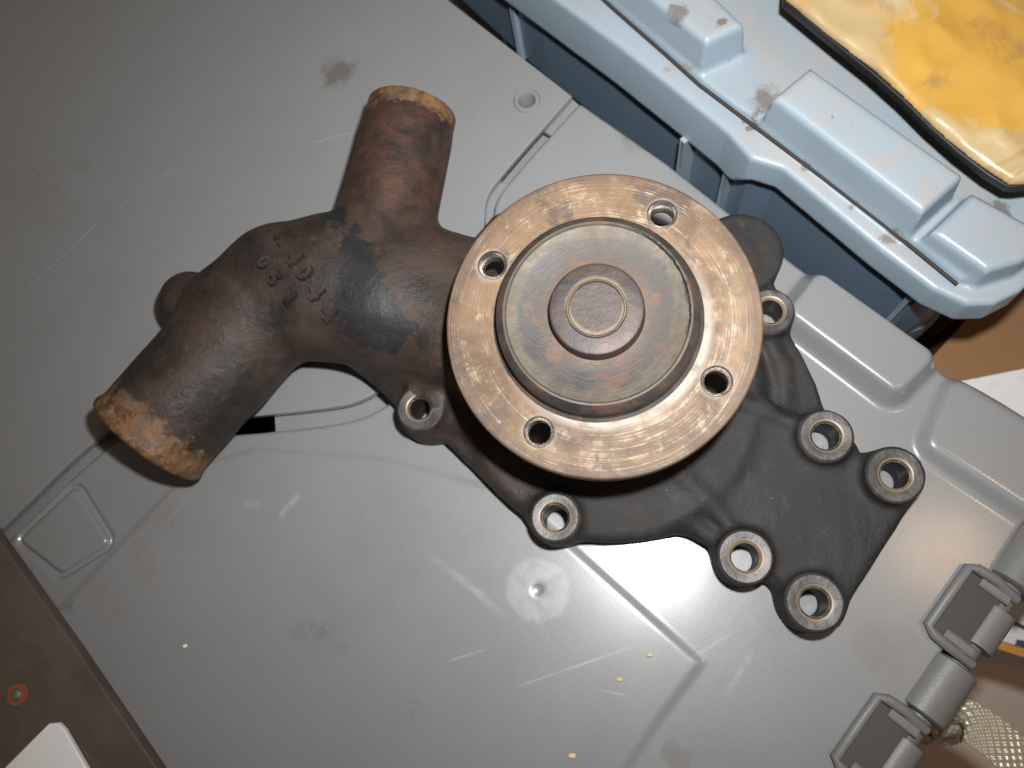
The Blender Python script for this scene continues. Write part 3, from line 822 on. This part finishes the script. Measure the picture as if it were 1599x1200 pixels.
# the pulley sits a few degrees off true, its far side a little higher
TILT = Matrix.Translation((FX, FY, FZ)) @ Matrix.Rotation(math.radians(4.5), 4, 'X') @ Matrix.Translation((-FX, -FY, -FZ))
for o in [flange, disc, shaft]+list(flange.children): o.data.transform(TILT); o.data.update()

# ================================================================ BLUE TOTE AND PACKAGE
blue = empty('blue_tote', (at(1300, 200).x+.1, at(1300, 200).y+.1, -.305), 'light blue plastic tote with ribbed lid standing behind the grey tote', 'tote')
RP = px_loop([(560, -200), (783, 0), (960, 132), (1040, 196), (1120, 262)], -.006)+px_loop([(1160, 282), (1208, 297), (1355, 420), (1432, 479), (1486, 504), (1530, 503), (1572, 482), (1612, 440), (1720, 320), (1760, 0), (1500, -420), (900, -520)], .005)
rdir = (at(1355, 420, .005)-at(1208, 297, .005)); rdir.z = 0; rdir.normalize(); rn = Vector((rdir.y, -rdir.x, 0))
if rn.y > 0: rn = -rn
hb = .0011
ys = [p.y for p in RP]
xs = [p.x for p in RP]
X, Y, Z = grid((min(xs)-.006, min(ys)-.006, -.010), (max(xs)+.006, max(ys)+.006, .047), hb)
X2, Y2 = X[:, :, 0], Y[:, :, 0]
d2 = sd_poly(RP, X2, Y2)
s0 = at(1140, 275, 0); sb = (X2-s0.x)*rdir.x+(Y2-s0.y)*rdir.y
zb = (-.006+.011*sstep((sb+.002)/.012))[:, :, None]
D = smax(smax(d2[:, :, None]+(Z+.006)*.06, Z-.0205, .0022), zb-Z, .0015)
SEAM = [(700, -235), (860, -75), (960, 16), (1040, 86), (1092, 133), (1173, 194), (1285, 278), (1390, 359), (1495, 445), (1540, 440), (1590, 400), (1760, 200), (1500, -420), (900, -520)]
ds = sd_poly(px_loop(SEAM, .021), X2, Y2)
D = smin(D, smax(ds[:, :, None]+.0008, np.abs(Z-.0172)-.0063, .002), .0006)
def block(pts, z, k=.0028):
    global D
    s_ = sd_poly(px_loop(pts, z), X2, Y2)[:, :, None]
    D = smin(D, smax(smax(s_+(Z-z)*.10, Z-z, k), .013-Z, .001), .0022)
block([(1208, 152), (1266, 104), (1506, 274), (1442, 332)], .041)
block([(1103, 66), (1163, 38), (1030, -90), (940, -66)], .041)
block([(1455, 362), (1520, 300), (1650, 372), (1598, 408), (1543, 424)], .033)
P_, Q_ = nets(D, (X[0, 0, 0], Y[0, 0, 0], Z[0, 0, 0]), hb)
del D
finish('tote_lid', np_mesh('tote_lid', P_, Q_), M_BLUE, blue)
M_JOINT_SHADE = plain('joint_shade', (.035, .028, .024), .8)  # dark tube stands in for the shade inside the lid seam
tube('joint_shade_line', [at(x, y, .0219) for x, y in SEAM[:9]], .0008, M_JOINT_SHADE, blue, 8)
# container below the rim, standing a little further out
SK = px_loop([(x-5, y+8) for x, y in [(560, -190), (779, -4), (787, 17), (900, 100), (960, 156), (1060, 240), (1134, 304), (1187, 310), (1320, 420), (1390, 492), (1425, 512), (1460, 500), (1520, 430), (1700, 320), (1780, 0), (1500, -420), (900, -520)]], -.055)
def loft(name, A, zA, B, zB, mat, par):
    n = len(A); vs_ = [(p[0], p[1], zA) for p in A]+[(p[0], p[1], zB) for p in B]
    return mesh_obj(name, vs_, [(i, (i+1) % n, n+(i+1) % n, n+i) for i in range(n)], mat, par, smooth=False)
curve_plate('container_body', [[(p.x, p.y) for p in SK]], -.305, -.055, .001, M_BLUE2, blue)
cx = sum(p.x for p in RP)/len(RP); cy = sum(p.y for p in RP)/len(RP)
inset = [(cx+(p.x-cx)*.86, cy+(p.y-cy)*.86) for p in RP]
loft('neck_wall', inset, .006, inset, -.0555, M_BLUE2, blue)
for (x, y) in ((800, 22), (1062, 250), (1128, 294), (1340, 434), (1398, 488)):
    c = at(x, y, -.02)-rn*.016
    rbox('gusset', c, rdir, rn, .0011, .016, -.0555, -.004 if x < 1140 else .0065, .0004, M_BLUE, blue, 2)

pkg = empty('wrapped_package', at(1450, 90, .041), 'yellow film wrapped flat package with black edge lying on blue tote', 'package')
PK = px_loop([(1200, -10), (1290, 65), (1385, 140), (1470, 225), (1562, 296), (1592, 298), (1660, 285), (1800, 150), (1480, -220), (1300, -200)], .043)
pk = smooth_loop(PK, 1, True)
curve_plate('black_edge', [[(p.x, p.y) for p in pk]], .0413, .0450, .0006, M_BLACK, pkg)
gx = np.linspace(min(p.x for p in pk), max(p.x for p in pk), 170); gy = np.linspace(min(p.y for p in pk), max(p.y for p in pk), 170)
h3 = gx[1]-gx[0]
X, Y, Z = grid((float(gx[0])-.008, float(gy[0])-.008, .044), (float(gx[-1])+.008, float(gy[-1])+.008, .066), .0013)
X2, Y2 = X[:, :, 0], Y[:, :, 0]
d2 = sd_poly(pk, X2, Y2)+.0008*lumps(X2, Y2, 0*X2, 130, 21)+.0006
wr = .0015*lumps(X2, Y2, 0*X2, 150, 12)-.0022*np.abs(lumps(X2, Y2*.6, 0*X2, 260, 14, 4))
hg = .0490+.0030*sstep(-d2/.030)+wr
D = smax(smax(d2[:, :, None], Z-hg[:, :, None], .003), .0444-Z, .0005)
P_, Q_ = nets(D, (X[0, 0, 0], Y[0, 0, 0], Z[0, 0, 0]), .0013); del D
finish('yellow_wrap', np_mesh('yellow_wrap', P_, Q_), M_YEL, pkg)

# ================================================================ THINGS AROUND THE TOTES
# brown sheet-metal case lower left, lying on the lid
bz = .007
B0 = px_loop([(-130, 655), (0, 846), (42, 905), (120, 1015), (255, 1215), (300, 1300), (-160, 1400), (-330, 900)], bz)
case = empty('brown_panel', at(0, 1100, .0), 'brown worn panel with orange rust ring overlapping the lid at lower left', 'panel')
curve_plate('sheet', [[(p.x, p.y) for p in B0]], .0003, bz, .0006, M_BROWN, case, 3)
rc = at(27, 1085, bz)
lathe('rivet', [(.0, .0016), (.0014, .0015), (.0021, .0009), (.0023, .0)], rc, M_RIVET, case, 32)
lathe('rust_ring', [(.0022, -.0004), (.0024, .0006), (.0041, .0005), (.0044, -.0004)], rc, M_RUSTRING, case, 40)
SP = px_loop([(-60, 1290), (-10, 1216), (76, 1130), (90, 1129), (100, 1139), (170, 1262), (120, 1330)], bz+.003)
pl = curve_plate('metal_plate', [[(p.x, p.y) for p in SP]], bz+.0003, bz+.0030, .0006, M_SILVER)
tag(pl, 'bright silver metal plate with rounded corner on the brown panel, lower left', 'metal plate')

# cardboard box and white card beyond the lid
cb = px_loop([(1380, 640), (1490, 520), (1560, 440), (1800, 300), (1950, 520), (1700, 760)], -.07)
box = empty('cardboard_box', (sum(p.x for p in cb)/6, sum(p.y for p in cb)/6, -.31), 'brown cardboard box between the grey and blue totes at right', 'box')
curve_plate('box_top', [[(p.x, p.y) for p in cb]], -.0745, -.07, .001, M_KRAFT, box)
loft('box_wall', [(p.x*.998, p.y*.998) for p in cb], -.0746, [(p.x*.998, p.y*.998) for p in cb], -.3095, M_KRAFT, box)
wc = px_loop([(1455, 604), (1640, 567), (1760, 680), (1640, 800)], -.067)
card = curve_plate('white_card', [[(p.x, p.y) for p in wc]], -.0697, -.0675, .0005, M_WHITE)
tag(card, 'white card lying on cardboard box past the lid corner', 'card')

# printed carton scrap beyond the hinge
M_PR = NT('printed_card'); p = M_PR.coord(); a0 = at(1575, 925, -.12); a1 = at(1553, 1010, -.12)
M_OR = plain('orange_print', (.55, .24, .04), .5); M_NAVY = plain('navy_print', (.03, .05, .09), .5)
sc = empty('printed_carton', at(1600, 970, -.31), 'small white and orange printed carton beyond the hinge at right edge', 'carton')
zt = -.11
def quad_px(name, pts, z, t, mat, par): return curve_plate(name, [[(q.x, q.y) for q in px_loop(pts, z)]], z-t, z, t*.2, mat, par)
core = px_loop([(1583, 922), (1551, 1008), (1700, 1060), (1740, 960)], zt)
quad_px('carton_top', [(1586, 932), (1558, 1000), (1700, 1040), (1730, 965)], zt, .002, M_WHITE, sc)
quad_px('orange_band', [(1577, 926), (1584, 937), (1730, 960), (1740, 945)], zt+.0006, .002, M_OR, sc)
quad_px('orange_band', [(1556, 1000), (1552, 1012), (1700, 1060), (1704, 1042)], zt+.0006, .002, M_OR, sc)
quad_px('print_mark', [(1589, 999), (1586, 1008), (1660, 1030), (1664, 1012)], zt+.0012, .001, M_NAVY, sc)
quad_px('print_mark', [(1579, 968), (1577, 972), (1650, 1010), (1654, 1002)], zt+.0012, .001, M_NAVY, sc)
loft('carton_wall', [(q.x, q.y) for q in core], zt-.0021, [(q.x, q.y) for q in core], -.3095, M_WHITE, sc)

# woven strap: ribbon with real over-and-under weave relief
def strap():
    ctr = [(1470, 1150, -.080), (1484, 1130, -.062), (1506, 1124, -.052), (1540, 1143, -.048), (1584, 1180, -.047), (1640, 1232, -.05), (1700, 1300, -.06)]
    C = [at(*c) for c in ctr]
    a, b = C[0], C[-1]
    C = [Vector((a.x-.012, a.y-.012, -.3075)), Vector((a.x-.006, a.y-.006, -.19))]+C+[Vector((b.x+.03, b.y-.03, -.14)), Vector((b.x+.045, b.y-.045, -.3075))]
    pts = []
    for i in range(len(C)-1):
        p0, p1, p2, p3 = C[max(i-1, 0)], C[i], C[i+1], C[min(i+2, len(C)-1)]
        for k in range(36):
            t = k/36
            pts.append(.5*((2*p1)+(p2-p0)*t+(2*p0-5*p1+4*p2-p3)*t*t+(3*p1-p0-3*p2+p3)*t**3))
    n, m = len(pts), 36
    vs_, fs = [], []
    s = 0
    for i, q in enumerate(pts):
        tn = (pts[min(i+1, n-1)]-pts[max(i-1, 0)]).normalized()
        if i: s += (pts[i]-pts[i-1]).length
        wv = tn.cross(Vector((0, 0, 1))).normalized(); nn = wv.cross(tn).normalized()
        if nn.z < 0: nn = -nn
        for j in range(m):
            w = (j/(m-1)-.5)*.0160
            hgt_ = .00045*math.sin(w/.0160*2*math.pi*4.5)*math.sin(s*2*math.pi/.0036)
            v = q+wv*w+nn*hgt_; vs_.append(v)
    for i in range(n-1):
        for j in range(m-1):
            o = i*m+j; fs.append((o, o+1, o+m+1, o+m))
    o = mesh_obj('woven_strap', vs_, fs, M_STRAP)
    md = o.modifiers.new('thickness', 'SOLIDIFY'); md.thickness = .0012
    tag(o, 'beige woven strap curling up beyond the hinge in the lower right corner', 'strap')
strap()

# crumbs of dirt on the lid
def crumb(x, y, r, col, label, z=.0011):
    bm = bmesh.new(); bmesh.ops.create_icosphere(bm, subdivisions=2, radius=r)
    c = at(x, y, z)
    for v in bm.verts:
        k = 1+random.uniform(-.25, .25); v.co = Vector((v.co.x*k*1.3, v.co.y*k*.8, v.co.z*k*.6))+Vector((c.x, c.y, z+r*.5))
    o = bm_obj('crumb', bm, col, None); tag(o, label, 'crumb', 'crumbs on the lid')
M_CR = plain('straw_crumb', (.62, .50, .30), .6); M_CR2 = plain('pale_crumb', (.75, .73, .66), .5)
crumb(1014, 1023, .0011, M_CR, 'straw coloured crumb beside the bright ridge on the lid')
crumb(967, 1061, .0009, M_CR, 'small straw crumb near the long scratch on the lid')
crumb(894, 1180, .0011, M_CR, 'orange straw crumb at the bottom edge of the photo')
crumb(290, 1009, .0009, M_CR2, 'pale crumb alone on the lid at lower left')
